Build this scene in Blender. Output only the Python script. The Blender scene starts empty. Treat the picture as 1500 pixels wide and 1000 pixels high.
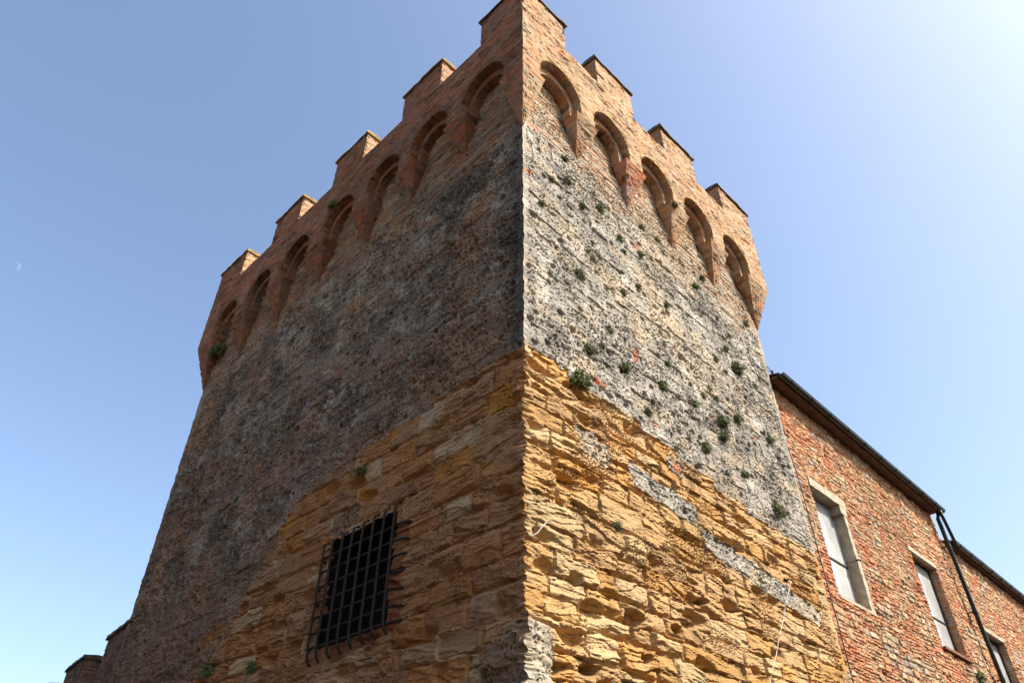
import bpy, math, random
import numpy as np
from mathutils import Vector
R = math.radians
scene = bpy.context.scene

# ------------------------------------------------------------------ camera
F_PX, PITCH, ROLL, DIST = 1055.0, 37.8, 0.3, 7.0
cam_d = bpy.data.cameras.new('camera'); cam = bpy.data.objects.new('camera', cam_d)
scene.collection.objects.link(cam); scene.camera = cam
cam_d.sensor_fit = 'HORIZONTAL'; cam_d.sensor_width = 36.0
cam_d.lens = 36.0 * F_PX / 1500.0
cam_d.clip_start = 0.05; cam_d.clip_end = 20000
CAM = np.array([0.0, -DIST, 1.6])
_th = R(PITCH)
cam.location = CAM
from mathutils import Matrix
cam.rotation_euler = (Matrix.Rotation(R(90 + PITCH), 4, 'X') @ Matrix.Rotation(R(ROLL), 4, 'Z')).to_euler()

def pix_ray(x, y):
    """direction through a pixel of the 1500x1000 photograph (used to read off real positions)"""
    u, v = x - 750.0, 500.0 - y
    c, s = math.cos(R(ROLL)), math.sin(R(ROLL))
    u, v = u * c - v * s * -1, v * c - u * s
    return np.array([u, F_PX * math.cos(_th) - v * math.sin(_th), F_PX * math.sin(_th) + v * math.cos(_th)])

# ------------------------------------------------------------------ light
SUN_AZ, SUN_EL = 109.0, 46.0          # azimuth clockwise from the viewing direction
w = bpy.data.worlds.new('World'); scene.world = w; w.use_nodes = True
nt = w.node_tree
bg = nt.nodes['Background']; sky = nt.nodes.new('ShaderNodeTexSky')
sky.sky_type = 'NISHITA'; sky.sun_disc = False
sky.sun_elevation = R(SUN_EL); sky.sun_rotation = R(SUN_AZ)
sky.air_density = 1.0; sky.dust_density = 2.9; sky.ozone_density = 1.2
nt.links.new(sky.outputs[0], bg.inputs[0]); bg.inputs[1].default_value = 0.15
sd = bpy.data.lights.new('sun', 'SUN'); sd.energy = 4.3; sd.angle = R(0.5); sd.color = (1.0, 0.93, 0.82)
sun = bpy.data.objects.new('sun', sd); scene.collection.objects.link(sun)
sv = Vector((math.sin(R(SUN_AZ)) * math.cos(R(SUN_EL)), math.cos(R(SUN_AZ)) * math.cos(R(SUN_EL)), math.sin(R(SUN_EL))))
sun.rotation_euler = sv.to_track_quat('Z', 'Y').to_euler()
scene.view_settings.view_transform = 'Standard'; scene.view_settings.look = 'None'
scene.view_settings.exposure = 0.97; scene.view_settings.gamma = 1.0

# ------------------------------------------------------------------ noise
def hsh(ix, iy, seed=0):
    n = (ix.astype(np.int64) * 374761393 + iy.astype(np.int64) * 668265263 + seed * 974634777) & 0xffffffff
    n = ((n ^ (n >> 13)) * 1274126177) & 0xffffffff
    n = ((n ^ (n >> 16)) * 2246822519) & 0xffffffff
    n = n ^ (n >> 15)
    return (n & 0xffffff) / float(0xffffff)

def vn(x, y, seed=0):
    ix = np.floor(x); iy = np.floor(y); fx = x - ix; fy = y - iy
    fx = fx * fx * fx * (fx * (fx * 6 - 15) + 10); fy = fy * fy * fy * (fy * (fy * 6 - 15) + 10)
    a = hsh(ix, iy, seed); b = hsh(ix + 1, iy, seed); c = hsh(ix, iy + 1, seed); d = hsh(ix + 1, iy + 1, seed)
    return (a + (b - a) * fx) * (1 - fy) + (c + (d - c) * fx) * fy

def fbm(x, y, seed=0, o=4, g=0.5):
    t = 0; a = 1.0; s = 0
    for i in range(o):
        t = t + a * vn(x * 2 ** i + 17.3 * i, y * 2 ** i - 9.1 * i, seed + i * 7); s += a; a *= g
    return t / s            # 0..1, mean .5

def worley(x, y, seed=0, jit=0.9):
    ix = np.floor(x); iy = np.floor(y)
    f1 = np.full(x.shape, 9.0); f2 = np.full(x.shape, 9.0); idv = np.zeros(x.shape)
    for i in (-1, 0, 1):
        for j in (-1, 0, 1):
            cx = ix + i; cy = iy + j
            px = cx + 0.5 + jit * (hsh(cx, cy, seed) - 0.5); py = cy + 0.5 + jit * (hsh(cx, cy, seed + 1) - 0.5)
            d = np.hypot(x - px, y - py); hid = hsh(cx, cy, seed + 2)
            m = d < f1
            f2 = np.where(m, f1, np.minimum(f2, d)); idv = np.where(m, hid, idv); f1 = np.where(m, d, f1)
    return f1, f2, idv

def sm(a, b, x):
    t = np.clip((x - a) / (b - a), 0, 1); return t * t * (3 - 2 * t)

def mix(a, b, t):
    t = np.asarray(t)[..., None]; return np.asarray(a) * (1 - t) + np.asarray(b) * t

def courses(s, z, rh, bw, seed, rvar=0.35, bvar=0.5, z0=-1.0, z1=20.0):
    """irregular courses of blocks: ids, distances to the joints, local coordinates"""
    rg = np.random.RandomState(seed)
    hs = rh * (1 + rvar * (rg.rand(int((z1 - z0) / rh * 1.6)) * 2 - 1)); ze = z0 + np.cumsum(hs)
    row = np.clip(np.searchsorted(ze, z), 1, len(ze) - 1)
    zl = ze[row - 1]; zh = ze[row]
    nb = int(40 / bw); BIG = 1000.0
    we = bw * (1 + bvar * (rg.rand(len(ze), nb) * 2 - 1)); se = -3.0 - rg.rand(len(ze), 1) * bw + np.cumsum(we, axis=1) - we[:, :1]
    flat = (se + np.arange(len(ze))[:, None] * BIG).ravel()
    k = np.clip(np.searchsorted(flat, row * BIG + s), 1, len(flat) - 1)
    sl = flat[k - 1] - row * BIG; sh = flat[k] - row * BIG
    return dict(row=row, id=k, ds=np.minimum(s - sl, sh - s), dz=np.minimum(z - zl, zh - z),
                u=(s - sl) / (sh - sl), v=(z - zl) / (zh - zl), w=sh - sl, h=zh - zl)

def rnd(idv, seed):
    return hsh(np.asarray(idv), np.asarray(idv) * 0 + 3, seed)

def pick(idv, seed, cols):
    c = np.array(cols, dtype=float); k = np.minimum((rnd(idv, seed) * len(c)).astype(int), len(c) - 1)
    return c[k]

# ------------------------------------------------------------------ materials
TONE = 0.78
def mk(name, rough=0.9):
    m = bpy.data.materials.new(name); m.use_nodes = True
    b = m.node_tree.nodes['Principled BSDF']; b.inputs['Roughness'].default_value = rough
    return m, m.node_tree, b

def nnoise(t, scale, detail=4, rough=0.6, coord=None, dist=0.0):
    n = t.nodes.new('ShaderNodeTexNoise'); n.inputs['Scale'].default_value = scale
    n.inputs['Detail'].default_value = detail; n.inputs['Roughness'].default_value = rough
    n.inputs['Distortion'].default_value = dist
    if coord is not None: t.links.new(coord, n.inputs['Vector'])
    return n

def attr_mat(name, bump=0.5, fine=55, dist=0.012, lo=0.72, hi=1.28, rough=0.93):
    """masonry: per-stone colour read from the mesh, broken up by procedural grain and bump"""
    m, t, b = mk(name, rough)
    at = t.nodes.new('ShaderNodeAttribute'); at.attribute_name = 'stone'
    tc = t.nodes.new('ShaderNodeTexCoord')
    n = nnoise(t, fine, 5, 0.7, tc.outputs['Object'])
    mr = t.nodes.new('ShaderNodeMapRange'); mr.inputs[1].default_value = 0.3; mr.inputs[2].default_value = 0.7
    mr.inputs[3].default_value = lo * TONE; mr.inputs[4].default_value = hi * TONE
    t.links.new(n.outputs[0], mr.inputs[0])
    mx = t.nodes.new('ShaderNodeVectorMath'); mx.operation = 'SCALE'
    t.links.new(at.outputs['Color'], mx.inputs[0]); t.links.new(mr.outputs[0], mx.inputs['Scale'])
    t.links.new(mx.outputs[0], b.inputs['Base Color'])
    n2 = nnoise(t, fine * 0.8, 6, 0.75, tc.outputs['Object'])
    bp = t.nodes.new('ShaderNodeBump'); bp.inputs['Strength'].default_value = bump; bp.inputs['Distance'].default_value = dist
    t.links.new(n2.outputs[0], bp.inputs['Height']); t.links.new(bp.outputs[0], b.inputs['Normal'])
    b.inputs['Specular IOR Level'].default_value = 0.15
    return m

def plain_mat(name, c1, c2, scale=8, rough=0.7, metal=0.0, bump=0.2, dist=0.004, spec=0.3, tone=0.7):
    c1 = [c * tone for c in c1]; c2 = [c * tone for c in c2]
    m, t, b = mk(name, rough)
    tc = t.nodes.new('ShaderNodeTexCoord'); n = nnoise(t, scale, 6, 0.65, tc.outputs['Object'])
    cr = t.nodes.new('ShaderNodeValToRGB'); cr.color_ramp.elements[0].position = 0.35; cr.color_ramp.elements[1].position = 0.65
    cr.color_ramp.elements[0].color = (*c1, 1); cr.color_ramp.elements[1].color = (*c2, 1)
    t.links.new(n.outputs[0], cr.inputs[0]); t.links.new(cr.outputs[0], b.inputs['Base Color'])
    bp = t.nodes.new('ShaderNodeBump'); bp.inputs['Strength'].default_value = bump; bp.inputs['Distance'].default_value = dist
    t.links.new(n.outputs[0], bp.inputs['Height']); t.links.new(bp.outputs[0], b.inputs['Normal'])
    b.inputs['Metallic'].default_value = metal; b.inputs['Specular IOR Level'].default_value = spec
    return m

M_STONE = attr_mat('weathered_stone', 0.7, 60, 0.014)
M_BRICK = attr_mat('old_brick', 0.5, 45, 0.008, 0.75, 1.22)
M_RUBBLE = attr_mat('brick_rubble', 0.6, 40, 0.012, 0.72, 1.25)
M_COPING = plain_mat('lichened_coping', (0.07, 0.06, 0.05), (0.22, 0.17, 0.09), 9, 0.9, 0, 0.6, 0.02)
M_COPING_YELLOW = plain_mat('yellow_lichened_coping', (0.20, 0.13, 0.06), (0.42, 0.30, 0.11), 9, 0.9, 0, 0.6, 0.02)  # the lichen's own yellow tone, for the left merlons' copings
M_IRON = plain_mat('rusty_iron', (0.03, 0.024, 0.02), (0.085, 0.055, 0.04), 30, 0.7, 0.3)
M_GUTTER = plain_mat('dark_green_metal', (0.018, 0.026, 0.022), (0.035, 0.045, 0.038), 6, 0.38, 0.4, 0.1)
M_WOOD = plain_mat('eaves_boards', (0.10, 0.055, 0.035), (0.20, 0.11, 0.07), 5, 0.85)
M_TILE = plain_mat('clay_tiles', (0.20, 0.09, 0.05), (0.33, 0.17, 0.10), 6, 0.9, 0, 0.6, 0.02)
M_TRAV = plain_mat('travertine', (0.30, 0.24, 0.16), (0.54, 0.45, 0.32), 6, 0.9, 0, 0.8, 0.02, tone=0.9)
M_PANE = plain_mat('sky_pale_glass', (0.34, 0.35, 0.34), (0.52, 0.525, 0.50), 1.1, 0.10, 0, 0.02, 0.002, 0.8, tone=1.0)  # pale base colour stands in for bright sky reflected in the glass
M_FRAME = plain_mat('dark_window_frame', (0.05, 0.04, 0.035), (0.09, 0.07, 0.06), 12, 0.6)
M_ROPE = plain_mat('white_rope', (0.55, 0.53, 0.48), (0.75, 0.73, 0.68), 30, 0.8)
M_LEAF = plain_mat('wall_plant_leaf', (0.07, 0.10, 0.028), (0.20, 0.23, 0.085), 25, 0.7, 0, 0.1, tone=1.0)
M_DRY = plain_mat('dry_plant_leaf', (0.12, 0.11, 0.04), (0.22, 0.19, 0.08), 25, 0.8, 0, 0.1)
M_GROUND = plain_mat('asphalt', (0.045, 0.043, 0.04), (0.07, 0.066, 0.06), 3, 0.9, 0, 0.5, 0.02)
M_DARK = plain_mat('unlit_interior_black', (0.01, 0.01, 0.01), (0.02, 0.018, 0.016), 3, 0.9)

# ------------------------------------------------------------------ object helpers
def tag(o, label=None, cat=None, group=None, kind=None):
    if label: o['label'] = label
    if cat: o['category'] = cat
    if group: o['group'] = group
    if kind: o['kind'] = kind
    return o

def empty(name, loc, label, cat, group=None):
    o = bpy.data.objects.new(name, None); scene.collection.objects.link(o); o.location = loc
    bpy.context.view_layer.update()
    return tag(o, label, cat, group)

def link(name, me, mats, parent=None):
    for m in (mats if isinstance(mats, (list, tuple)) else [mats]): me.materials.append(m)
    o = bpy.data.objects.new(name, me); scene.collection.objects.link(o)
    if parent is not None:
        o.parent = parent
        off = Vector((0, 0, 0)); q = parent
        while q is not None: off += q.location; q = q.parent
        o.location = -off                       # meshes are written in world coordinates
    return o

class MB:
    """collects patches (grids) and loose polygons, builds ONE mesh"""
    def __init__(s): s.v = []; s.c = []; s.q = []; s.n = 0; s.poly = []; s.pm = []; s.sm = False
    def grid(s, P, C=None, outward=None, keep=None):
        nu, nv = P.shape[:2]
        idx = np.arange(nu * nv).reshape(nu, nv) + s.n
        q = np.stack([idx[:-1, :-1], idx[1:, :-1], idx[1:, 1:], idx[:-1, 1:]], -1)
        if outward is not None:
            i, j = nu // 2, nv // 2
            i = min(i, nu - 2); j = min(j, nv - 2)
            a = P[-1, j] - P[0, j]; b = P[i, -1] - P[i, 0]
            if np.dot(np.cross(a, b), outward) < 0: q = q[..., ::-1]
        q = q[keep] if keep is not None else q.reshape(-1, 4)
        s.v.append(P.reshape(-1, 3)); s.q.append(q)
        s.c.append((np.zeros((nu * nv, 3)) + 0.3) if C is None else C.reshape(-1, 3)); s.n += nu * nv
    def prim(s, verts, faces, col=(0.3, 0.3, 0.3)):
        b = s.n; s.v.append(np.array(verts, float)); s.c.append(np.tile(np.array(col, float), (len(verts), 1)))
        s.n += len(verts); s.poly += [[b + i for i in f] for f in faces]
    def box(s, fr, a, b, col=(0.3, 0.3, 0.3)):
        (s0, o0, z0), (s1, o1, z1) = a, b
        vs = [fr(x, y, z) for z in (z0, z1) for y in (o0, o1) for x in (s0, s1)]
        s.prim(vs, [(0, 1, 3, 2), (4, 6, 7, 5), (0, 4, 5, 1), (2, 3, 7, 6), (0, 2, 6, 4), (1, 5, 7, 3)], col)
    def tube(s, pts, r, n=8, caps=True):
        pts = [np.array(p, float) for p in pts]; rs = r if isinstance(r, (list, tuple)) else [r] * len(pts)
        vs = []; up = np.array([0.13, 0.21, 0.97])
        for i, p in enumerate(pts):
            t = pts[min(i + 1, len(pts) - 1)] - pts[max(i - 1, 0)]; t /= np.linalg.norm(t)
            u = np.cross(up if abs(t @ up) < 0.9 else np.array([1.0, 0, 0]), t); u /= np.linalg.norm(u); v = np.cross(t, u)
            for k in range(n):
                a = 2 * math.pi * k / n; vs.append(p + rs[i] * (u * math.cos(a) + v * math.sin(a)))
        fs = [(i * n + k, i * n + (k + 1) % n, (i + 1) * n + (k + 1) % n, (i + 1) * n + k) for i in range(len(pts) - 1) for k in range(n)]
        if caps: fs += [tuple(range(n))[::-1], tuple((len(pts) - 1) * n + k for k in range(n))]
        s.prim(vs, fs)
    def build(s, name, mats, parent=None, smooth=False):
        me = bpy.data.meshes.new(name); V = np.concatenate(s.v).astype(np.float32)
        Q = np.concatenate(s.q) if s.q else np.zeros((0, 4), int)
        nq = len(Q); loops = Q.ravel().tolist() if s.poly else Q.ravel()
        starts = np.arange(nq) * 4
        if s.poly:
            st = []; k = nq * 4
            for f in s.poly: st.append(k); k += len(f)
            loops = np.array(list(loops) + [i for f in s.poly for i in f]); starts = np.concatenate([starts, np.array(st)])
        me.vertices.add(len(V)); me.vertices.foreach_set('co', V.ravel())
        me.loops.add(len(loops)); me.loops.foreach_set('vertex_index', np.asarray(loops, np.int32))
        me.polygons.add(len(starts)); me.polygons.foreach_set('loop_start', np.asarray(starts, np.int32))
        me.update(calc_edges=True)
        ca = me.attributes.new('stone', 'FLOAT_COLOR', 'POINT')
        C = np.concatenate(s.c); C = np.concatenate([C, np.ones((len(C), 1))], 1).astype(np.float32)
        ca.data.foreach_set('color', C.ravel())
        me.polygons.foreach_set('use_smooth', np.full(len(starts), smooth))
        me.validate()
        return link(name, me, mats, parent)

# ------------------------------------------------------------------ wall frames
_r = pix_ray(768, 500); P0 = np.array([_r[0] / _r[1] * DIST, 0.0])
class Frame:
    """s runs along the wall away from the tower corner, o outwards, z up"""
    def __init__(f, az, p0, sgn):
        f.d = np.array([math.sin(R(az)), math.cos(R(az))]); n = np.array([f.d[1], -f.d[0]]) * sgn
        f.n = n; f.p = np.array(p0, float)
    def __call__(f, s, o, z):
        s, o, z = np.broadcast_arrays(np.asarray(s, float), np.asarray(o, float), np.asarray(z, float))
        return np.stack([f.p[0] + f.d[0] * s + f.n[0] * o, f.p[1] + f.d[1] * s + f.n[1] * o, z], -1)
    def vec(f, a, b, c=0.0):
        return np.array([f.d[0] * a + f.n[0] * b, f.d[1] * a + f.n[1] * b, c])
    def hit(f, x, y, o=0.0):
        r = pix_ray(x, y); p = f.p + f.n * o
        t = ((p - CAM[:2]) @ f.n) / (r[:2] @ f.n); P = CAM + t * r
        return (P[:2] - f.p) @ f.d, P[2]
FL = Frame(-45.3, P0, -1); FR = Frame(44.7, P0, 1)
LEN_L, LEN_R = 10.75, 7.4

# ------------------------------------------------------------------ masonry patterns: (height, colour)
def brick_pat(seed, base, var=0.28, rh=0.072, bw=0.27, mort=(0.42, 0.36, 0.28), relief=0.007, patch=0.5):
    base = np.array(base, float)
    def f(a, b):
        wz = b + 0.03 * (fbm(a * 0.9, b * 0.9, seed + 5, 3) - 0.5); wa = a + 0.02 * (vn(a * 3, b * 3, seed + 6) - 0.5)
        c = courses(wa, wz, rh, bw, seed, 0.12, 0.18)
        j = np.minimum(c['dz'] / 0.006, c['ds'] / 0.006); m = sm(0.3, 1.4, j)
        r = rnd(c['id'], seed + 1); r2 = rnd(c['id'], seed + 2)
        col = base[None] * (1 - var + 2 * var * r[..., None])
        col = mix(col, base * np.array([1.25, 0.85, 0.6]), (r2 > 0.82) * 0.7)
        col = mix(col, base * np.array([0.95, 1.25, 1.4]), (r2 < 0.16) * 0.7)
        big = fbm(a * 0.7, b * 0.9, seed + 9, 4)
        col = col * (1 + patch * (big - 0.5))[..., None]
        lime = sm(0.56, 0.7, fbm(a * 2.3, b * 2.6, seed + 12, 4)) * 0.5
        col = mix(col, np.array(mort) * (base.sum() / 0.85), np.clip(lime + (1 - m) * 0.75, 0, 1))
        ero = sm(0.60, 0.72, fbm(a * 3.1, b * 5.5, seed + 14, 4))        # missing / spalled bricks
        lost = (rnd(c['id'], seed + 21) > 0.985)
        h = relief * m + 0.008 * (r - 0.5) - 0.012 * ero - 0.022 * lost * m - 0.014 * sm(0.60, 0.70, fbm(a * 8, b * 15, seed + 17, 3)) + 0.010 * (fbm(a * 5, b * 11, seed + 18, 4) - 0.5) + 0.004 * (fbm(a * 22, b * 22, seed + 3, 2) - 0.5)
        col = col * (1 - 0.35 * ero - 0.4 * lost)[..., None]
        return h, np.clip(col, 0.01, 0.9)
    return f

def sandstone(s, z, seed, ochre):
    """flaking, wind-eroded yellow ashlar"""
    wz = z + 0.12 * (fbm(s * 0.35, z * 0.35, seed, 3) - 0.5) + 0.018 * (fbm(s * 3, z * 3, seed + 1, 2) - 0.5)
    ws = s + 0.05 * (fbm(s * 2, z * 2, seed + 2, 3) - 0.5)
    c = courses(ws, wz, 0.30, 0.66, seed, 0.3, 0.5)
    r1 = rnd(c['id'], seed + 1); r2 = rnd(c['id'], seed + 2); r3 = rnd(c['id'], seed + 3)
    dj = np.minimum(c['ds'], c['dz'] * 0.85) + 0.03 * (fbm(s * 9, z * 14, seed + 4, 3) - 0.5)
    # strata: thin ledges running along the stone, each block with its own dip
    tilt = (r3 - 0.5) * 0.3
    zz = wz + tilt * (ws) + 0.05 * (fbm(s * 2.2, z * 3, seed + 5, 4) - 0.5)
    lay = vn(zz * 26 + r1 * 50, s * 1.1, seed + 6); lay2 = vn(zz * 60 + r2 * 80, s * 2.6, seed + 7)
    ter = fbm(s * 2.6 + r2 * 9, zz * 9, seed + 8, 4); k = 5.0
    tq = ter * k; terr = (np.floor(tq) + sm(0.0, 0.12, tq - np.floor(tq))) / k
    wear = sm(0.35, 0.65, fbm(s * 1.1, z * 1.5, seed + 10, 3)) * 0.6 + 0.4 * r2
    # beds that jut out at their foot and lean back above: sharp undercut lines
    def bed(freq, sd, sf):
        p = zz * freq + 2.2 * (fbm(s * sf + r1 * 31, zz * 2.5, sd, 3) - 0.5) + r2 * 3; i = np.floor(p); q = p - i
        on = hsh(i, c['id'], sd + 1); fade = sm(0.38, 0.55, fbm(s * sf * 2.2 + i * 3.7, zz * 2, sd + 2, 3) + 0.25 * (on - 0.5))
        return ((1 - q) * sm(0.0, 0.10, q) - 0.35) * fade
    h = (r1 - 0.5) * 0.045 + 0.03 * (r3 - 0.5) * (c['u'] - 0.5) * 2 + 0.03 * (r2 - 0.5) * (c['v'] - 0.5) * 2
    h += 0.075 * (terr - 0.45) * (0.25 + wear) + 0.050 * bed(4.2, seed + 40, 1.0) * (0.4 + wear) + 0.026 * bed(12, seed + 45, 1.7) * (0.3 + wear) + 0.012 * (lay - 0.5) * (0.3 + wear) + 0.008 * (lay2 - 0.5) + 0.02 * (fbm(s * 8, z * 12, seed + 49, 4, 0.6) - 0.5)
    # raked joints, opened wider where the arrises have worn away
    jw = 0.014 + 0.035 * sm(0.45, 0.7, fbm(s * 2.3, z * 2.7, seed + 48, 3)); h -= 0.070 * (1 - sm(0.3, 1.0, dj / jw)) * (0.55 + 0.6 * wear)
    h -= 0.016 * (1 - sm(0.0, 0.07, dj)) * wear
    h = h * 0.80
    # honeycomb weathering
    f1, f2, _ = worley(s * 26, wz * 30, seed + 15)
    hm = sm(0.54, 0.66, fbm(s * 1.4, z * 1.9, seed + 16, 3)); h -= 0.022 * hm * sm(0.45, 0.1, f1)
    # scooped hollows
    g1, g2, gid = worley(s * 1.15, wz * 2.5, seed + 18)
    g1 = g1 + 0.25 * (fbm(s * 5, z * 8, seed + 19, 3) - 0.5)
    h -= 0.10 * sm(0.30, 0.08, g1) * (gid > 0.62)
    h += 0.006 * (fbm(s * 40, z * 40, seed + 20, 2) - 0.5)
    pal = ochre
    col = pick(c['id'], seed + 30, pal)
    col = col * (0.85 + 0.3 * r2[..., None])
    col = mix(col, np.array(pal[0]) * np.array([1.0, 0.88, 0.7]), sm(-0.02, -0.09, h) * 0.5)      # fresh orange stone in the hollows
    st = fbm(s * 1.2, zz * 12, seed + 33, 4); col = col * (0.84 + 0.34 * st)[..., None]
    blot = sm(0.55, 0.72, fbm(s * 2.7, z * 3.1, seed + 34, 4)); col = mix(col, np.array(pal[1]) * 1.05, blot * 0.45)
    dk = sm(0.6, 0.74, fbm(s * 6, z * 8, seed + 36, 4)); col = col * (1 - 0.3 * dk)[..., None]
    jm = (1 - sm(0.0, 0.025, dj)) * sm(0.50, 0.62, fbm(s * 1.7, z * 1.7, seed + 35, 3))            # surviving lime mortar
    col = mix(col, np.array(pal[-1]), jm * 0.8); h = h + 0.045 * jm
    return h, col, c

def greystone(s, z, seed, grey, pale, dark, warm):
    """pitted lichen-covered rubble and conglomerate blocks"""
    wz = z + 0.10 * (fbm(s * 0.4, z * 0.4, seed, 3) - 0.5) + 0.03 * (fbm(s * 4, z * 4, seed + 1, 2) - 0.5)
    ws = s + 0.07 * (fbm(s * 2, z * 2, seed + 2, 3) - 0.5)
    c = courses(ws, wz, 0.21, 0.44, seed, 0.45, 0.6)
    r1 = rnd(c['id'], seed + 1); r2 = rnd(c['id'], seed + 2)
    dj = np.minimum(c['ds'], c['dz']) + 0.03 * (fbm(s * 10, z * 10, seed + 4, 3) - 0.5)
    jt = (1 - sm(0.0, 0.016, dj)) * sm(0.44, 0.62, fbm(s * 1.9, z * 2.1, seed + 6, 3))
    f1, f2, wid = worley(s * 17, z * 17, seed + 5); g1, g2, gid = worley(s * 38, z * 38, seed + 8)
    rough = fbm(s * 6.5, z * 11, seed + 11, 5, 0.62); pm = 0.45 + 0.85 * sm(0.42, 0.6, fbm(s * 1.5, z * 1.9, seed + 13, 3))
    sh, ch = s, z
    h = (r1 - 0.5) * 0.032 + 0.066 * (rough - 0.5) * (0.5 + 0.6 * pm) - 0.036 * sm(0.36, 0.1, f1) * (wid > 0.5) * pm - 0.012 * sm(0.4, 0.1, g1) * (gid > 0.5) * pm
    h += 0.016 * (r2 - 0.5) * (c['v'] - 0.5) + 0.012 * (r1 - 0.5) * (c['u'] - 0.5)
    h += 0.02 * (fbm(s * 2, z * 3, seed + 12, 3) - 0.5) - 0.018 * jt + 0.014 * (fbm(s * 19, z * 24, seed + 16, 3, 0.7) - 0.5)
    dp, _, did = worley(s * 3.1, z * 3.7, seed + 14); hole = sm(0.2, 0.08, dp + 0.12 * (rough - 0.5)) * (did > 0.66)
    h -= 0.09 * hole
    t = fbm(s * 1.3, z * 1.3, seed + 20, 5, 0.6)
    col = mix(grey, dark, sm(0.52, 0.68, t) * 0.85); col = mix(col, pale, sm(0.52, 0.63, fbm(s * 2.6, z * 2.1, seed + 21, 5, 0.68)) * 0.85)
    col = mix(col, warm, sm(0.54, 0.68, fbm(s * 0.9 + 7, z * 0.8, seed + 22, 4)) * 0.7)
    col = mix(col, warm, ((r2 > 0.84) * 0.6)); col = col * (0.82 + 0.36 * r1[..., None])
    sp = fbm(s * 20, z * 20, seed + 23, 3, 0.7)                                                     # salt and pepper lichen
    col = mix(col, np.array(pale) * 1.12, sm(0.58, 0.74, sp) * 0.45); col = mix(col, np.array(dark) * 0.8, sm(0.42, 0.30, sp) * 0.35 * np.clip(pm, 0, 1))
    run = fbm(s * 2.6, z * 0.45, seed + 29, 4, 0.6); col = mix(col, np.array(dark), sm(0.56, 0.70, run) * 0.35)
    jl = (1 - sm(0.0, 0.018, dj)) * sm(0.46, 0.6, fbm(s * 0.9, z * 0.9, seed + 30, 3)); col = mix(col, np.array(pale) * 0.95, jl * 0.7)
    sl = fbm(s * 3.2, z * 7.5, seed + 27, 4, 0.6); col = mix(col, np.array(dark) * 0.9, sm(0.60, 0.70, sl) * 0.55); col = col * (0.9 + 0.25 * (fbm(s * 0.5, z * 0.5, seed + 28, 3) - 0.4))[..., None]
    col = mix(col, np.array(dark) * 0.6, sm(0.3, 0.1, f1) * (wid > 0.6) * 0.6)
    col = mix(col, warm, jt * sm(0.45, 0.6, fbm(s * 1.1, z * 1.1, seed + 25, 3)) * 0.6)
    return h, col, c

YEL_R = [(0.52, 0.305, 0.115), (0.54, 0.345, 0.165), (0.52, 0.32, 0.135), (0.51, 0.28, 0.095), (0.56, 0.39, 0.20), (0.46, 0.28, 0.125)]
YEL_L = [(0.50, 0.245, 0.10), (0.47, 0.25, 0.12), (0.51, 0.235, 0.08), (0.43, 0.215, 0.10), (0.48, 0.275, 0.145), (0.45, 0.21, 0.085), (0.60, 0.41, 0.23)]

def inpoly(s, z, pts, wob=0.03, seed=0):
    """soft-edged quadrilateral / polygon test"""
    s = s + wob * (fbm(s * 6, z * 6, seed + 70, 3) - 0.5) * 2; z = z + wob * (fbm(s * 6, z * 6, seed + 71, 3) - 0.5) * 2
    ins = np.zeros(s.shape, bool); n = len(pts)
    for i in range(n):
        (x1, y1), (x2, y2) = pts[i], pts[(i + 1) % n]
        cnd = ((y1 > z) != (y2 > z)) & (s < (x2 - x1) * (z - y1) / (y2 - y1 + 1e-9) + x1); ins ^= cnd
    return ins.astype(float)

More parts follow.
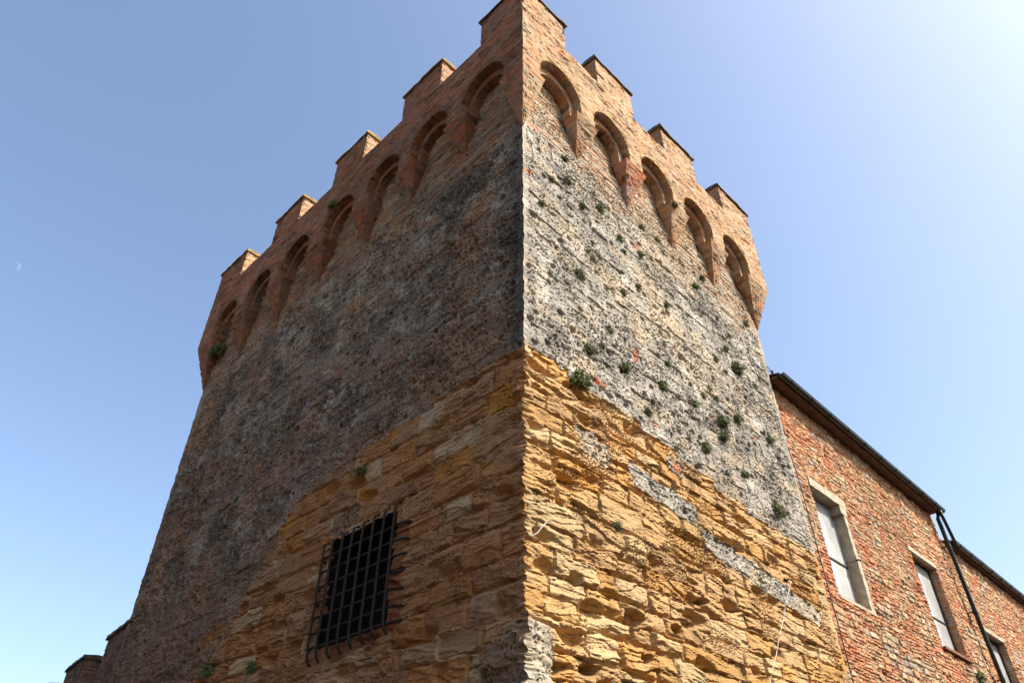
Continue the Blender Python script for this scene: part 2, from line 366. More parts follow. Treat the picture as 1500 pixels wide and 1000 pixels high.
RED = np.array([0.50, 0.17, 0.085])
def shaft_right(s, z):
    hy, cy, cb = sandstone(s, z, 11, YEL_R)
    hg, cg, _ = greystone(s, z, 31, (0.42, 0.38, 0.31), (0.60, 0.545, 0.45), (0.26, 0.235, 0.195), (0.58, 0.455, 0.30))
    # border between the two stones steps down with the courses
    bl = np.interp(s, [-1, 0.0, 1.05, 1.8, 2.7, 4.0, 5.2, 6.4, 8.0], [7.02, 7.02, 6.93, 6.92, 6.80, 6.63, 6.46, 6.42, 6.38])
    zb = np.round((z + 0.06 * (fbm(s * 2.5, z * 2, 3, 3) - 0.5)) / 0.12) * 0.12 + 0.05 * (fbm(s * 5, z * 5, 8, 3) - 0.5)
    g = (zb > bl).astype(float)
    for q in ([(0.9, 6.22), (1.5, 6.1), (2.2, 6.08), (2.2, 5.8), (1.6, 5.82), (1.45, 5.98), (0.95, 5.95)],):
        g = np.maximum(g, 0 * g)
    for q in ([(0.88, 6.24), (1.52, 6.18), (1.5, 5.82), (0.95, 5.93)], [(1.9, 6.14), (2.75, 6.06), (3.5, 6.02), (3.45, 5.70), (2.7, 5.74), (2.0, 5.82)],
              [(3.55, 5.74), (4.6, 5.62), (6.9, 5.32), (6.8, 5.06), (5.3, 5.18), (3.6, 5.42)], [(-1, 3.78), (0.33, 3.70), (0.38, 3.0), (-1, 2.9)],
              [(2.9, 6.6), (3.3, 6.6), (3.3, 6.35), (2.9, 6.38)]):
        g = np.maximum(g, inpoly(s, z, q, 0.03, 5))
    h = hy * (1 - g) + (hg + 0.012) * g; col = mix(cy, cg, g)
    # upper zone gets warmer, with brick and beige stone mixed in under the arches
    c2 = courses(s + 0.05 * (vn(s * 3, z * 3, 91) - .5), z + 0.05 * (fbm(s, z, 90, 3) - 0.5), 0.11, 0.26, 77, 0.3, 0.4)
    cr = sm(1.1, 0.3, np.hypot((s - 3.4) / 1.1, (z - 9.4) / 1.0) + 1.2 * (fbm(s * 2.4, z * 2.4, 88, 4) - 0.5)) * g; col = mix(col, (0.60, 0.47, 0.32), cr * 0.55)
    up = sm(11.2, 12.5, z + 1.4 * (fbm(s * 1.3, z * 1.3, 92, 3) - 0.5) + 0.10 * s)
    wc = pick(c2['id'], 93, [(0.56, 0.43, 0.28), (0.50, 0.25, 0.12), (0.58, 0.46, 0.32), (0.52, 0.38, 0.24), (0.46, 0.36, 0.27), (0.54, 0.30, 0.16)])
    wc = wc * (0.8 + 0.4 * rnd(c2['id'], 94))[..., None]
    jj = 1 - sm(0.004, 0.02, np.minimum(c2['ds'], c2['dz']))
    wc = mix(wc, (0.50, 0.42, 0.31), jj * 0.7)
    col = mix(col, wc, up * 0.75); h = h * (1 - 0.45 * up) + up * (-0.018 * jj + 0.012 * rnd(c2['id'], 95))
    br = (rnd(c2['id'], 96) > 0.994) * g * (1 - up); col = mix(col, RED * (0.8 + 0.5 * vn(s * 20, z * 20, 97))[..., None], br * 0.9)
    for (a, b, c, d) in ((2.40, 2.50, 8.00, 8.25), (4.1, 4.25, 8.50, 8.62), (2.6, 2.85, 6.98, 7.05), (4.4, 4.52, 7.88, 7.98), (5.9, 6.08, 8.1, 8.2)):
        m = inpoly(s, z, [(a, c), (b, c), (b, d), (a, d)], 0.015, 9); col = mix(col, RED, m * (0.9 if a == 2.40 else 0.5)); h = h - 0.01 * m
    # the corner arris: paler
    # putlog holes
    for (a, b, rx, rz) in ((0.92, 3.42, 0.16, 0.06), (1.15, 3.30, 0.14, 0.07), (0.75, 4.28, 0.13, 0.09), (2.6, 4.15, 0.14, 0.06), (3.3, 4.65, 0.12, 0.05), (1.9, 3.7, 0.1, 0.06)):
        d = np.hypot((s - a) / rx, (z - b - 0.1 * (s - a)) / rz) + 0.5 * (fbm(s * 9, z * 9, 101, 3) - 0.5)
        h = h - 0.17 * sm(1.1, 0.6, d)
    h = h - 0.04 * sm(12.2, 12.5, z)
    return h, col

WIN = (2.27, 3.66, 4.12, 5.50)
def shaft_left(s, z):
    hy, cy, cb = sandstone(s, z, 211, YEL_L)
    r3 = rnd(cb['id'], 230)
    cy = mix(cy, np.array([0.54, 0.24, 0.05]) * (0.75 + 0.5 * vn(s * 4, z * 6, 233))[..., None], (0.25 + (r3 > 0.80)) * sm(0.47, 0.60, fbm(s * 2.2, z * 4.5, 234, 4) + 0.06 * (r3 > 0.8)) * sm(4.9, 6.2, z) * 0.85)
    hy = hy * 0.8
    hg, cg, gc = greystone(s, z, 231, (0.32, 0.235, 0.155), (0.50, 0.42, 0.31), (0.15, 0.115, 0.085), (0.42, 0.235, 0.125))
    bl = np.interp(s, [-1, 0.0, 0.9, 1.7, 2.7, 3.8, 4.8, 5.3, 5.7, 6.2, 6.8, 7.4, 9, 12], [7.02, 7.02, 6.95, 6.9, 6.8, 6.68, 6.6, 6.15, 5.6, 5.0, 4.5, 3.9, 2.5, 1.9])
    zb = np.round((z + 0.05 * (fbm(s * 2, z * 2, 203, 3) - 0.5)) / 0.15) * 0.15 + 0.16 * (fbm(s * 3, z * 3, 208, 4) - 0.5) * sm(2.0, 5.5, s)
    g = (zb > bl).astype(float)
    g = np.maximum(g, inpoly(s, z, [(-1, 3.78), (0.12, 3.7), (0.62, 3.5), (0.65, 2.9), (-1, 2.9)], 0.04, 5))
    g = np.maximum(g, inpoly(s, z, [(3.1, 5.95), (3.75, 5.85), (3.75, 5.55), (3.1, 5.62)], 0.04, 5))
    h = hy * (1 - g) + hg * g; col = mix(cy, cg, g)
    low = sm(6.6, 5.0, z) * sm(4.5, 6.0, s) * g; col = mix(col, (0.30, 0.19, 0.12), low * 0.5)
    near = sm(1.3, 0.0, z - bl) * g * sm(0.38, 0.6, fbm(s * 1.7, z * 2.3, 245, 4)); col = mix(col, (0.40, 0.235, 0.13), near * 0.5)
    # dirty black arris above the ashlar
    blk = sm(0.55, 0.1, s + 0.5 * (fbm(s * 3, z * 2, 240, 3) - 0.5)) * sm(7.0, 7.2, z) * sm(12.2, 11.0, z)
    col = mix(col, (0.045, 0.042, 0.042), blk * 0.6)
    # warm mixed rubble under the arches
    c2 = courses(s + 0.05 * (vn(s * 3, z * 3, 291) - .5), z + 0.06 * (fbm(s, z, 290, 3) - 0.5), 0.12, 0.27, 277, 0.3, 0.4)
    up = sm(11.1, 12.4, z + 1.8 * (fbm(s * 0.9, z * 1.1, 292, 3) - 0.5) + 0.03 * s)
    wc = pick(c2['id'], 293, [(0.44, 0.27, 0.14), (0.40, 0.18, 0.09), (0.43, 0.31, 0.19), (0.37, 0.22, 0.12), (0.30, 0.22, 0.16)])
    wc = wc * (0.75 + 0.5 * rnd(c2['id'], 294))[..., None]; jj = 1 - sm(0.004, 0.02, np.minimum(c2['ds'], c2['dz']))
    col = mix(col, wc, up * 0.8); h = h * (1 - 0.35 * up) + up * (-0.02 * jj + 0.016 * rnd(c2['id'], 295))
    # pale limewashed patches and stray blocks
    for q, cc in (([(4.7, 7.15), (5.25, 7.05), (5.3, 6.7), (4.75, 6.8)], (0.34, 0.26, 0.20)), ([(6.45, 5.02), (7.2, 4.9), (7.1, 4.7), (6.5, 4.86)], (0.50, 0.22, 0.05)),
                  ([(2.5, 4.1), (3.4, 4.1), (3.3, 3.86), (2.3, 3.9)], (0.33, 0.11, 0.06)), ([(1.98, 4.8), (2.24, 4.8), (2.24, 4.5), (2.0, 4.5)], (0.42, 0.11, 0.055)),
                  ([(1.95, 5.3), (2.24, 5.3), (2.24, 5.1), (1.98, 5.1)], (0.36, 0.12, 0.06)), ([(2.0, 4.22), (2.25, 4.22), (2.2, 4.0), (2.0, 4.05)], (0.40, 0.11, 0.06))):
        m = inpoly(s, z, q, 0.05, 15); lines = sm(0.12, 0.3, np.abs(((z * 13) % 1) - 0.5))
        col = mix(col, np.array(cc) * (0.75 + 0.5 * vn(s * 12, z * 22, 299))[..., None] * (0.6 + 0.4 * lines)[..., None], m * 0.8)
    # opening of the barred window
    a, b, c, d = WIN; e = 0.03 * (fbm(s * 6, z * 6, 301, 3) - 0.5)
    m = ((s > a + e) & (s < b + e) & (z > c + e) & (z < d - e)).astype(float)
    h = np.where(m > 0, -0.55 + 0 * h, h); m2 = ((s > a + e - 0.02) & (s < b + e + 0.025) & (z > c + e - 0.02) & (z < d - e + 0.02)).astype(float); col = mix(col, (0.02, 0.016, 0.014), m2)
    ho = np.hypot((s - 6.55) / 0.16, (z - 10.55) / 0.12) + 0.4 * (fbm(s * 9, z * 9, 303, 3) - 0.5); h = h - 0.16 * sm(1.1, 0.6, ho) * (m < 1)
    return h, col

def corner_h(z, k=0.0):
    """height of the worn arris, shared by both faces"""
    z = z + k * 53.1; z_ = z - k * 53.1
    y = 0.10 * (fbm(z * 7, z * 0 + 4.4, 401, 4) - 0.5) + 0.045 * (vn(z * 22, z * 0, 402) - 0.5) + 0.03 * (vn(z * 46, z * 0, 403) - 0.5)
    blk = vn(np.floor(z / 0.29) * 7.7, z * 0 + 2, 405); gap = sm(0.12, 0.0, np.abs((z / 0.29) % 1 - 0.5) * 2 * 0.5)
    y = y + 0.03 * (blk - 0.5) - 0.02 * gap
    g = 0.05 * (fbm(z * 8, z * 0 + 9.4, 411, 5, 0.65) - 0.5)
    up = sm(7.0, 7.1, z_)
    return y * (1 - up) + g * up * (1 - 0.5 * sm(10.8, 11.4, z_))

def zarr(z0, zf, z1, dz):
    return np.concatenate([np.arange(z0, zf, 0.05), np.arange(zf, z1 + dz, dz)])

def shaft_grid(mb, fr, L, ds, Z1, pat, k):
    Z = zarr(0.0, 2.7, 13.45, Z1)
    S = np.concatenate([np.linspace(0, 0.06, 6), np.arange(0.06 + ds, L, ds), [L], L + np.arange(ds * 2, 0.6, ds * 2)])
    s, z = np.meshgrid(S, Z, indexing='ij')
    h, col = pat(s, z)
    hc = corner_h(z, k); ho_ = corner_h(z, 1 - k); he = corner_h(z + 31.7) * 1.7
    t = sm(0.0, 0.16, s); h = hc * (1 - t) + h * t
    t2 = sm(0.0, 0.2, np.abs(s - L)); fold = s > L
    h = np.where((s > L - 0.2), he * (1 - t2) + h * t2, h)
    f = (1 - sm(0.0, 0.10, s)); f2 = (1 - sm(0.0, 0.12, L - s)) * (~fold)
    ps = s - ho_ * f + he * f2; po = h.copy()
    ps = np.where(fold, L + h, ps); po = np.where(fold, -(s - L) + he * (1 - sm(0, 0.12, s - L)), po)
    mb.grid(fr(ps, po, z), col, outward=fr.vec(0, 1))

# =================================================================== the tower
tower = empty('fortified_tower', (float(P0[0]), float(P0[1]), 0.0),
              'square crenellated stone and brick tower seen at its corner, yellow sandstone below, grey stone above', 'tower')
mb = MB(); shaft_grid(mb, FR, LEN_R, 0.0125, 0.013, shaft_right, 0); mb.build('wall', M_STONE, tower)['label'] = 'sunlit right wall face of yellow and pale grey stone'
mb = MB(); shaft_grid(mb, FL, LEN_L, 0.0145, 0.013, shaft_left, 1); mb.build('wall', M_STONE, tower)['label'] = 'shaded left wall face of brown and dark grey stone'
# the two faces turned away from the street
mb = MB(); mb.box(FR, (0.7, -LEN_L + 0.02, 0.0), (LEN_R - 0.02, -0.7, 13.4), (0.3, 0.25, 0.19)); mb.build('rear_wall', M_STONE, tower)

OV, STEP = 0.33, 0.17           # overhang of the parapet, depth of the first arch order
ZC, ZA, ZTOP, ZMER = 12.58, 12.84, 14.28, 15.17
R1, R2 = 0.52, 0.41
ARC_R = [(0.635, .53), (2.06, .52), (3.50, .52), (4.96, .52), (6.45, .52)]
ARC_L = [(0.66, .53), (2.10, .53), (3.50, .53), (5.02, .55), (6.68, .56), (8.26, .55), (9.82, .54)]
TIP_R = [1.35, 2.78, 4.22, 5.70]; TIPZ_R = [11.78, 11.72, 11.64, 11.58]
TIP_L = [1.39, 2.80, 4.24, 5.88, 7.50, 9.04]; TIPZ_L = [11.95, 11.9, 11.75, 11.8, 11.65, 11.5]
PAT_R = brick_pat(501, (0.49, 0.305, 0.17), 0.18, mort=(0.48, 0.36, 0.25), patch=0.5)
PAT_L = brick_pat(601, (0.37, 0.165, 0.085), 0.24, mort=(0.32, 0.21, 0.14), patch=0.6)  # red brick, also darkened in colour so the shaded side reads darker
PAT_S = brick_pat(551, (0.42, 0.20, 0.11), 0.2)     # redder bricks of arches and corbels

def front(mb, fr, pat, s0, s1, zlo, zhi, o, arcs=(), res=0.022, ns=None, ring=None):
    S = np.linspace(s0, s1, max(3, int((s1 - s0) / res))) if ns is None else ns
    lo = zlo(S) if callable(zlo) else np.full(S.shape, zlo)
    n = max(3, int((zhi - lo.min()) / res)); t = np.linspace(0, 1, n)
    s = np.repeat(S[:, None], n, 1); z = lo[:, None] + (zhi - lo[:, None]) * t[None]
    h, col = pat(s, z)
    for (c, r) in arcs:
        d = np.hypot(s - c, np.maximum(z - ZA, 0)) - r
        rg = sm(0.15, 0.13, d) * (z > ZA - 0.25)
        ang = np.arctan2(z - ZA, s - c); vs = 0.75 + 0.4 * hsh(np.floor(ang * 9), np.floor(ang * 0 + c * 10), 5) - 0.25 * (np.abs((ang * 9) % 1 - 0.5) > 0.42)
        col = mix(col, np.array(ring) * vs[..., None], rg * 0.7)
    h = h * sm(ZC, ZC + 0.06, z) if not callable(zlo) else h
    mb.grid(fr(s, o + h, z), col, outward=fr.vec(0, 1))

def parapet(fr, pat, L, arcs, ring, name_label):
    mb = MB(); edges = [-OV]
    for c, r in arcs: edges += [c - r, c + r]
    edges.append(L + OV)
    for i in range(0, len(edges), 2): front(mb, fr, pat, edges[i], edges[i + 1], ZC, ZTOP, OV, arcs, ring=ring)
    for c, r in arcs:
        th = np.linspace(math.pi, 0, 44); S = c + r * np.cos(th)
        front(mb, fr, pat, 0, 0, lambda S: ZA + np.sqrt(np.maximum(r * r - (S - c) ** 2, 0)), ZTOP, OV, arcs, ns=S, ring=ring)
    # top of the wall and its back
    S = np.linspace(-OV, L + OV, int(L / 0.05)); O = np.linspace(OV, -0.15, 10); s, o = np.meshgrid(S, O, indexing='ij'); h, col = pat(s, o)
    mb.grid(fr(s, o, ZTOP + h), col, outward=np.array([0, 0, 1.0]))
    Z = np.linspace(ZC, ZTOP, 60); s, z = np.meshgrid(S[8:-8], Z, indexing='ij'); h, col = pat(s, z); mb.grid(fr(s, -0.15 + 0 * s, z), col, outward=fr.vec(0, -1))
    # far end, turned away
    O = np.linspace(OV, -1.2, 60); o, z = np.meshgrid(O, Z, indexing='ij'); h, col = pat(o, z); mb.grid(fr(L + OV + h, o, z), col, outward=fr.vec(1, 0))
    ob = mb.build('parapet', M_BRICK, tower); ob['label'] = name_label
    return ob
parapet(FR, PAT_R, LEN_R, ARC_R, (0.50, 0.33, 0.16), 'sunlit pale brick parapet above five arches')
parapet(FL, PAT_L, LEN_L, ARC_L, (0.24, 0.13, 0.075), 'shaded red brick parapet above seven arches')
mb = MB(); mb.box(FR, (0.5, -LEN_L - OV + 0.03, ZC), (LEN_R + OV - 0.03, -0.5, ZTOP - 0.06), (0.3, 0.2, 0.14)); mb.build('roof_terrace', M_BRICK, tower)

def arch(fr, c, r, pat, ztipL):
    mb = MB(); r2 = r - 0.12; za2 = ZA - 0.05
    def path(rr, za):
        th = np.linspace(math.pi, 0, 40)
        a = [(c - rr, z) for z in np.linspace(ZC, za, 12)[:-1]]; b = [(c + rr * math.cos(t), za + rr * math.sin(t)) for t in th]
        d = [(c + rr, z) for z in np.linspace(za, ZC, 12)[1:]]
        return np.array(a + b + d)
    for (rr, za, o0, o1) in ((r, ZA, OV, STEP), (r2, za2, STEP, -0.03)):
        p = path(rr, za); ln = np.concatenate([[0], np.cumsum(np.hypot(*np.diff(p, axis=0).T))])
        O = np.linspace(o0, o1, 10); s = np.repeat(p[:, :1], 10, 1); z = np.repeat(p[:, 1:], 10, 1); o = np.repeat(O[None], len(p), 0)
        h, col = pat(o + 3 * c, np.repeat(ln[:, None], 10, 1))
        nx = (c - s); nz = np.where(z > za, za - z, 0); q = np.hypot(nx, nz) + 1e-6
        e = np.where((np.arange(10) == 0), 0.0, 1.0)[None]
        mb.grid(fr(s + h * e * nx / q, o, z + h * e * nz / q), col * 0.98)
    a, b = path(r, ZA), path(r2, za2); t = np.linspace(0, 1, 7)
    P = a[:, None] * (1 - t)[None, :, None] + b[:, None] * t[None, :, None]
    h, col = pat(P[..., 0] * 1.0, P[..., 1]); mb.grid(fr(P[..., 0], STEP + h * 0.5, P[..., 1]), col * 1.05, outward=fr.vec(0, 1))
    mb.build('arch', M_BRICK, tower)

def corbel(fr, poly, tip, ztip, pat, redder=False):
    """inverted stepped pyramid: the outline shrinks to a point on the wall"""
    pts = []; 
    for (a, b), (c, d) in zip(poly[:-1], poly[1:]):
        n = max(2, int(math.hypot(c - a, d - b) / 0.022)); pts += [(a + (c - a) * k / n, b + (d - b) * k / n) for k in range(n)]
    pts.append(poly[-1]); P = np.array(pts); ln = np.concatenate([[0], np.cumsum(np.hypot(*np.diff(P, axis=0).T))])
    n = int((ZC - ztip) / 0.02); z = np.linspace(ztip, ZC, n); t = ((z - ztip) / (ZC - ztip)) * 0.96 + 0.04
    s = tip[0] + (P[:, :1] - tip[0]) * t[None]; o = tip[1] + (P[:, 1:] - tip[1]) * t[None]
    Zg = np.repeat(z[None], len(P), 0); h, col = pat(np.repeat(ln[:, None], n, 1) + tip[0] * 2, Zg)
    mb = MB(); mid = np.array([P[:, 0].mean(), -0.4]); dx = s - mid[0]; dy = o - mid[1]; q = np.hypot(dx, dy) + 1e-6
    fade = sm(0.0, 0.06, ZC - z)[None]
    h = (h - 0.004)
    mb.grid(fr(s + h * dx / q * fade, o + h * dy / q * fade, Zg), col)
    top = [fr(s[k, -1], o[k, -1] - (0.003 if o[k, -1] > 0.01 else 0), ZC - 0.0015) for k in range(len(P))]; mb.prim(top, [tuple(range(len(P)))], col[0, -1])
    mb.build('corbel', M_BRICK, tower)

def band(fr, arcs, tips, tipz, pat, L, endz, red):
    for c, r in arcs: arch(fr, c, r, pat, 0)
    for i, (tp, tz) in enumerate(zip(tips, tipz)):
        a = arcs[i][0] + arcs[i][1]; b = arcs[i + 1][0] - arcs[i + 1][1]
        corbel(fr, [(a - 0.115, 0), (a - 0.115, OV), (b + 0.115, OV), (b + 0.115, 0)], (tp, 0.0), tz, red if i in (1, 4) else pat)
    a = arcs[-1][0] + arcs[-1][1]
    corbel(fr, [(a - 0.115, 0), (a - 0.115, OV), (L + OV, OV), (L + OV, -0.1), (L + OV, -0.4), (L, -0.4)], (L, 0.0), endz, pat)
PAT_RC = brick_pat(521, (0.42, 0.235, 0.125), 0.2, mort=(0.50, 0.40, 0.28)); PAT_LC = brick_pat(621, (0.31, 0.13, 0.065), 0.25, mort=(0.30, 0.22, 0.16))  # redder arch and corbel brick, also darkened to deepen the shade there
PAT_RR = brick_pat(531, (0.42, 0.19, 0.11), 0.2)
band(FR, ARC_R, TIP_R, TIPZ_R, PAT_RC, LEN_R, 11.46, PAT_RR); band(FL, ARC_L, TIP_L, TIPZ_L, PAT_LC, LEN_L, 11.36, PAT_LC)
# corner corbel wraps both faces (written in the right face's frame)
ar = ARC_R[0][0] - ARC_R[0][1]; al = ARC_L[0][0] - ARC_L[0][1]
def pat_corner(a, b):
    h1, c1 = PAT_R(a, b); h2, c2 = PAT_L(a, b); lnr = ar + 0.12 + STEP + 0.12 + (OV - STEP) * 1
    k = (a - 0.0 > OV + ar + 0.115 + OV).astype(float); return h1 * (1 - k) + h2 * k, mix(c1, c2, k)
corbel(FR, [(ar + 0.115, 0), (ar + 0.115, OV), (-OV, OV), (-OV, -al - 0.115), (0, -al - 0.115)], (0.0, 0.0), 11.40, pat_corner)

def merlon(fr, s0, s1, pat, thick=0.36, corner=None, lit=False, sidepat=None):
    sp = sidepat or pat; mb = MB(); z0, z1 = ZTOP, ZMER - 0.07
    def face(S, O, A, out, p):
        a, z = np.meshgrid(A, np.linspace(z0, z1, 40), indexing='ij'); s, _ = np.meshgrid(S, z[0], indexing='ij'); o, _ = np.meshgrid(O, z[0], indexing='ij')
        h, col = p(a, z); ea = np.minimum(a - A.min(), A.max() - a); ch = sm(0.05, 0.0, ea) * sm(0.52, 0.66, fbm(z * 7 + s0 * 5, a * 1.5, 77, 4)); h = h - 0.035 * ch
        mb.grid(fr(s + h * out[0], o + h * out[1], z), col, outward=fr.vec(*out))
    n = max(12, int((s1 - s0) / 0.024)); m = 16
    S = np.linspace(s0, s1, n); O = np.linspace(OV, OV - thick, m)
    face(S, np.full(n, OV), S, (0, 1), pat); face(S, np.full(n, OV - thick), S, (0, -1), pat)
    if s0 > -OV + 0.01: face(np.full(m, s0), O, O + 50 * 0, (-1, 0), sp)
    face(np.full(m, s1), O, O, (1, 0), sp)
    mb.box(fr, (s0 + 0.03, OV - thick + 0.03, z0 - 0.02), (s1 - 0.03, OV - 0.03, z1), (0.3, 0.2, 0.14))
    return mb
def slab(fr, boxes, mat, parent, seed=0):
    """coping slab with worn, slightly wavy edges"""
    mb = MB(); rg = random.Random(seed)
    for (s0, s1, o0, o1, z0, z1) in boxes:
        n = max(2, int((s1 - s0) / 0.13)); S = np.linspace(s0, s1, n + 1)
        ring = []
        for k, s in enumerate(S):
            j = [rg.uniform(-0.012, 0.012) for _ in range(4)]
            ring.append([fr(s, o0 + j[0], z0), fr(s, o1 + j[1], z0 + j[3] * 0.5), fr(s, o1 + j[1] - 0.015, z1 + j[2]), fr(s, (o0 + o1) / 2, z1 + 0.035 + j[2]), fr(s, o0, z1 + j[3])])
        vs = [v for r_ in ring for v in r_]; fs = [(k * 5 + i, k * 5 + (i + 1) % 5, (k + 1) * 5 + (i + 1) % 5, (k + 1) * 5 + i) for k in range(n) for i in range(5)]
        fs += [(0, 1, 2, 3, 4)[::-1], tuple(n * 5 + i for i in range(5))]; mb.prim(vs, fs)
    return mb.build('coping', mat, parent)
MR = [(1.80, 2.97), (4.05, 5.29), (6.40, 7.73)]; ML = [(1.92, 3.12), (4.46, 5.62), (7.02, 8.22), (9.73, 11.08)]
for mi_, (a, b) in enumerate(MR):
    ZMER = 15.17 + (0.02, -0.035, 0.0)[mi_]
    ob = merlon(FR, a, b, PAT_R, sidepat=PAT_RC).build('merlon', M_BRICK, tower); slab(FR, [(a - 0.05, b + 0.05, OV - 0.40, OV + 0.05, ZMER - 0.07, ZMER)], M_COPING, ob, int(a * 100))  # side faces take darker brick, their shade put into the colour
for mi_, (a, b) in enumerate(ML):
    ZMER = 15.17 + (0.0, 0.03, -0.03, 0.015)[mi_]
    ob = merlon(FL, a, b, PAT_L, sidepat=PAT_R).build('merlon', M_BRICK, tower); slab(FL, [(a - 0.05, b + 0.05, OV - 0.40, OV + 0.05, ZMER - 0.07, ZMER)], M_COPING_YELLOW, ob, int(a * 100))  # side faces take the paler brick, sunlight put into their colour
ZMER = 15.17
# corner merlon: one piece round the corner
mA = merlon(FR, -OV, 0.84, PAT_R); mB_ = merlon(FL, -OV, 0.76, PAT_L)
mc = MB()
for m_ in (mA, mB_):
    b = mc.n; mc.v += m_.v; mc.c += m_.c; mc.q += [q + b for q in m_.q]; mc.poly += [[i + b for i in f] for f in m_.poly]; mc.n += m_.n
ob = mc.build('merlon', M_BRICK, tower); ob['label'] = 'corner merlon wrapping both faces of the tower'
slab(FR, [(-OV - 0.05, 0.89, OV - 0.40, OV + 0.05, ZMER - 0.07, ZMER)], M_COPING, ob, 5); slab(FL, [(-OV + 0.40, 0.81, OV - 0.40, OV + 0.048, ZMER - 0.068, ZMER + 0.003)], M_COPING, ob, 6)

# barred window of the left face
def grille():
    root = tower
    gm = MB(); gm.box(FL, (WIN[0] - 0.2, -0.72, WIN[2] - 0.2), (WIN[1] + 0.2, -0.60, WIN[3] + 0.2), (0.02, 0.02, 0.02))  # black panel put in to stand for the unlit interior
    rec = gm.build('black_window_back', M_DARK, tower); rec['label'] = 'black panel standing for the unlit opening behind the iron bars'
    g = bpy.data.objects.new('window_grille', None); scene.collection.objects.link(g); g.parent = tower
    c = FL(2.9, 0.1, 4.8); g.location = Vector(c) - tower.location; g['label'] = 'rusty iron grille of crossed bars over the dark window'
    rg = random.Random(4)
    for i, s in enumerate([2.20, 2.42, 2.64, 2.87, 3.10, 3.32, 3.54, 3.74]):
        m = MB(); top = 5.56 - 0.015 * i; j = rg.uniform(-0.02, 0.02)
        m.tube([FL(s + j, -0.10, top + 0.06), FL(s + j, 0.02, top + 0.05), FL(s + j, 0.065, top + 0.02), FL(s + j, 0.08, top - 0.05), FL(s, 0.08, 5.2), FL(s, 0.08, 4.6), FL(s, 0.08, 4.15), FL(s + j * 0.6, 0.06, 4.05 - 0.012 * i), FL(s + j * 0.6, 0.02, 4.0 - 0.012 * i), FL(s, -0.08, 3.99 - 0.012 * i)], 0.018, 6)
        m.build('bar', M_IRON, g)
    for i, z in enumerate([5.28, 5.08, 4.88, 4.68, 4.48, 4.28, 4.10]):
        m = MB(); j = rg.uniform(-0.015, 0.015)
        m.tube([FL(1.94, -0.08, z + j), FL(1.96, 0.02, z + j), FL(2.02, 0.05, z + j), FL(2.2, 0.055, z), FL(3.0, 0.055, z + j * 0.5), FL(3.7, 0.055, z), FL(3.82, 0.05, z - j), FL(3.85, 0.0, z - j), FL(3.86, -0.08, z - j)], 0.017, 6)
        m.build('bar', M_IRON, g)
grille()

# =================================================================== house to the right of the tower
def rubble_pat(seed, wins):
    def f(s, z):
        wz = z + 0.10 * (fbm(s * 0.8, z * 0.8, seed, 3) - 0.5) + 0.02 * (fbm(s * 6, z * 6, seed + 1, 2) - 0.5)
        a = courses(s + 0.04 * (fbm(s * 4, z * 4, seed + 2, 2) - .5), wz, 0.068, 0.22, seed, 0.25, 0.4)
        b = courses(s + 0.08 * (fbm(s * 3, z * 3, seed + 3, 2) - .5), wz, 0.12, 0.22, seed + 50, 0.35, 0.5)
        st = ((fbm(s * 1.6, z * 1.9, seed + 60, 3) + 0.5 * (rnd(b['id'], seed + 61) - 0.5)) > 0.60).astype(float)
        for (w0, w1, z0, z1) in wins:    # brick toothing round the windows
            st = st * (1 - ((s > w0 - 0.35) & (s < w1 + 0.3) & (z > z0 - 0.15) & (z < z1 + 0.25)))
        ra = rnd(a['id'], seed + 4); rb = rnd(b['id'], seed + 5)
        ca = pick(a['id'], seed + 6, [(0.58, 0.235, 0.10), (0.60, 0.28, 0.12), (0.53, 0.19, 0.08), (0.58, 0.33, 0.16), (0.60, 0.40, 0.21), (0.56, 0.26, 0.12), (0.47, 0.17, 0.08)])
        cb = pick(b['id'], seed + 7, [(0.56, 0.38, 0.20), (0.46, 0.35, 0.23), (0.58, 0.42, 0.24), (0.57, 0.33, 0.15), (0.40, 0.34, 0.27), (0.60, 0.48, 0.33), (0.55, 0.28, 0.12)])
        ja = 1 - sm(0.002, 0.012, np.minimum(a['dz'], a['ds'])); jb = 1 - sm(0.004, 0.022, np.minimum(b['dz'], b['ds']))
        mort = np.array([0.54, 0.36, 0.20])
        cov = sm(0.48, 0.62, fbm(s * 2.2, z * 3.0, seed + 8, 5, 0.6))                      # smeared lime mortar
        ca = mix(ca * (0.8 + 0.4 * ra)[..., None], mort, np.clip(ja * 0.6 + cov * 0.6, 0, 0.9)); cb = mix(cb * (0.8 + 0.4 * rb)[..., None], mort, np.clip(jb * 0.6 + cov * 0.5, 0, 0.9))
        ha = 0.010 * (1 - ja) + 0.014 * (ra - 0.5); hb = 0.020 * (1 - jb) + 0.03 * (rb - 0.5)
        h = ha * (1 - st) * 1.2 + hb * st * 1.1 - 0.010 * (ja * (1 - st) + jb * st) + 0.05 * (fbm(s * 7, z * 9, seed + 9, 4, 0.6) - 0.5); col = mix(ca, cb, st)
        lost = (rnd(a['id'], seed + 11) > 0.955) * (1 - st); h = h - 0.035 * lost * (1 - ja); col = col * (1 - 0.25 * lost)[..., None]
        big = fbm(s * 0.6, z * 0.7, seed + 12, 3); redz = sm(0.5, 0.64, fbm(s * 0.8, z * 1.4, seed + 13, 4)); col = mix(col, col * np.array([1.0, 0.68, 0.6]), redz * 0.5)
        col = (col * 0.88 + col.mean(-1, keepdims=True) * 0.09) * (0.80 + 0.42 * big)[..., None]
        for (w0, w1, z0, z1) in wins:
            m = (s > w0) & (s < w1) & (z > z0) & (z < z1); h = np.where(m, -0.34, h)
        return h, col
    return f

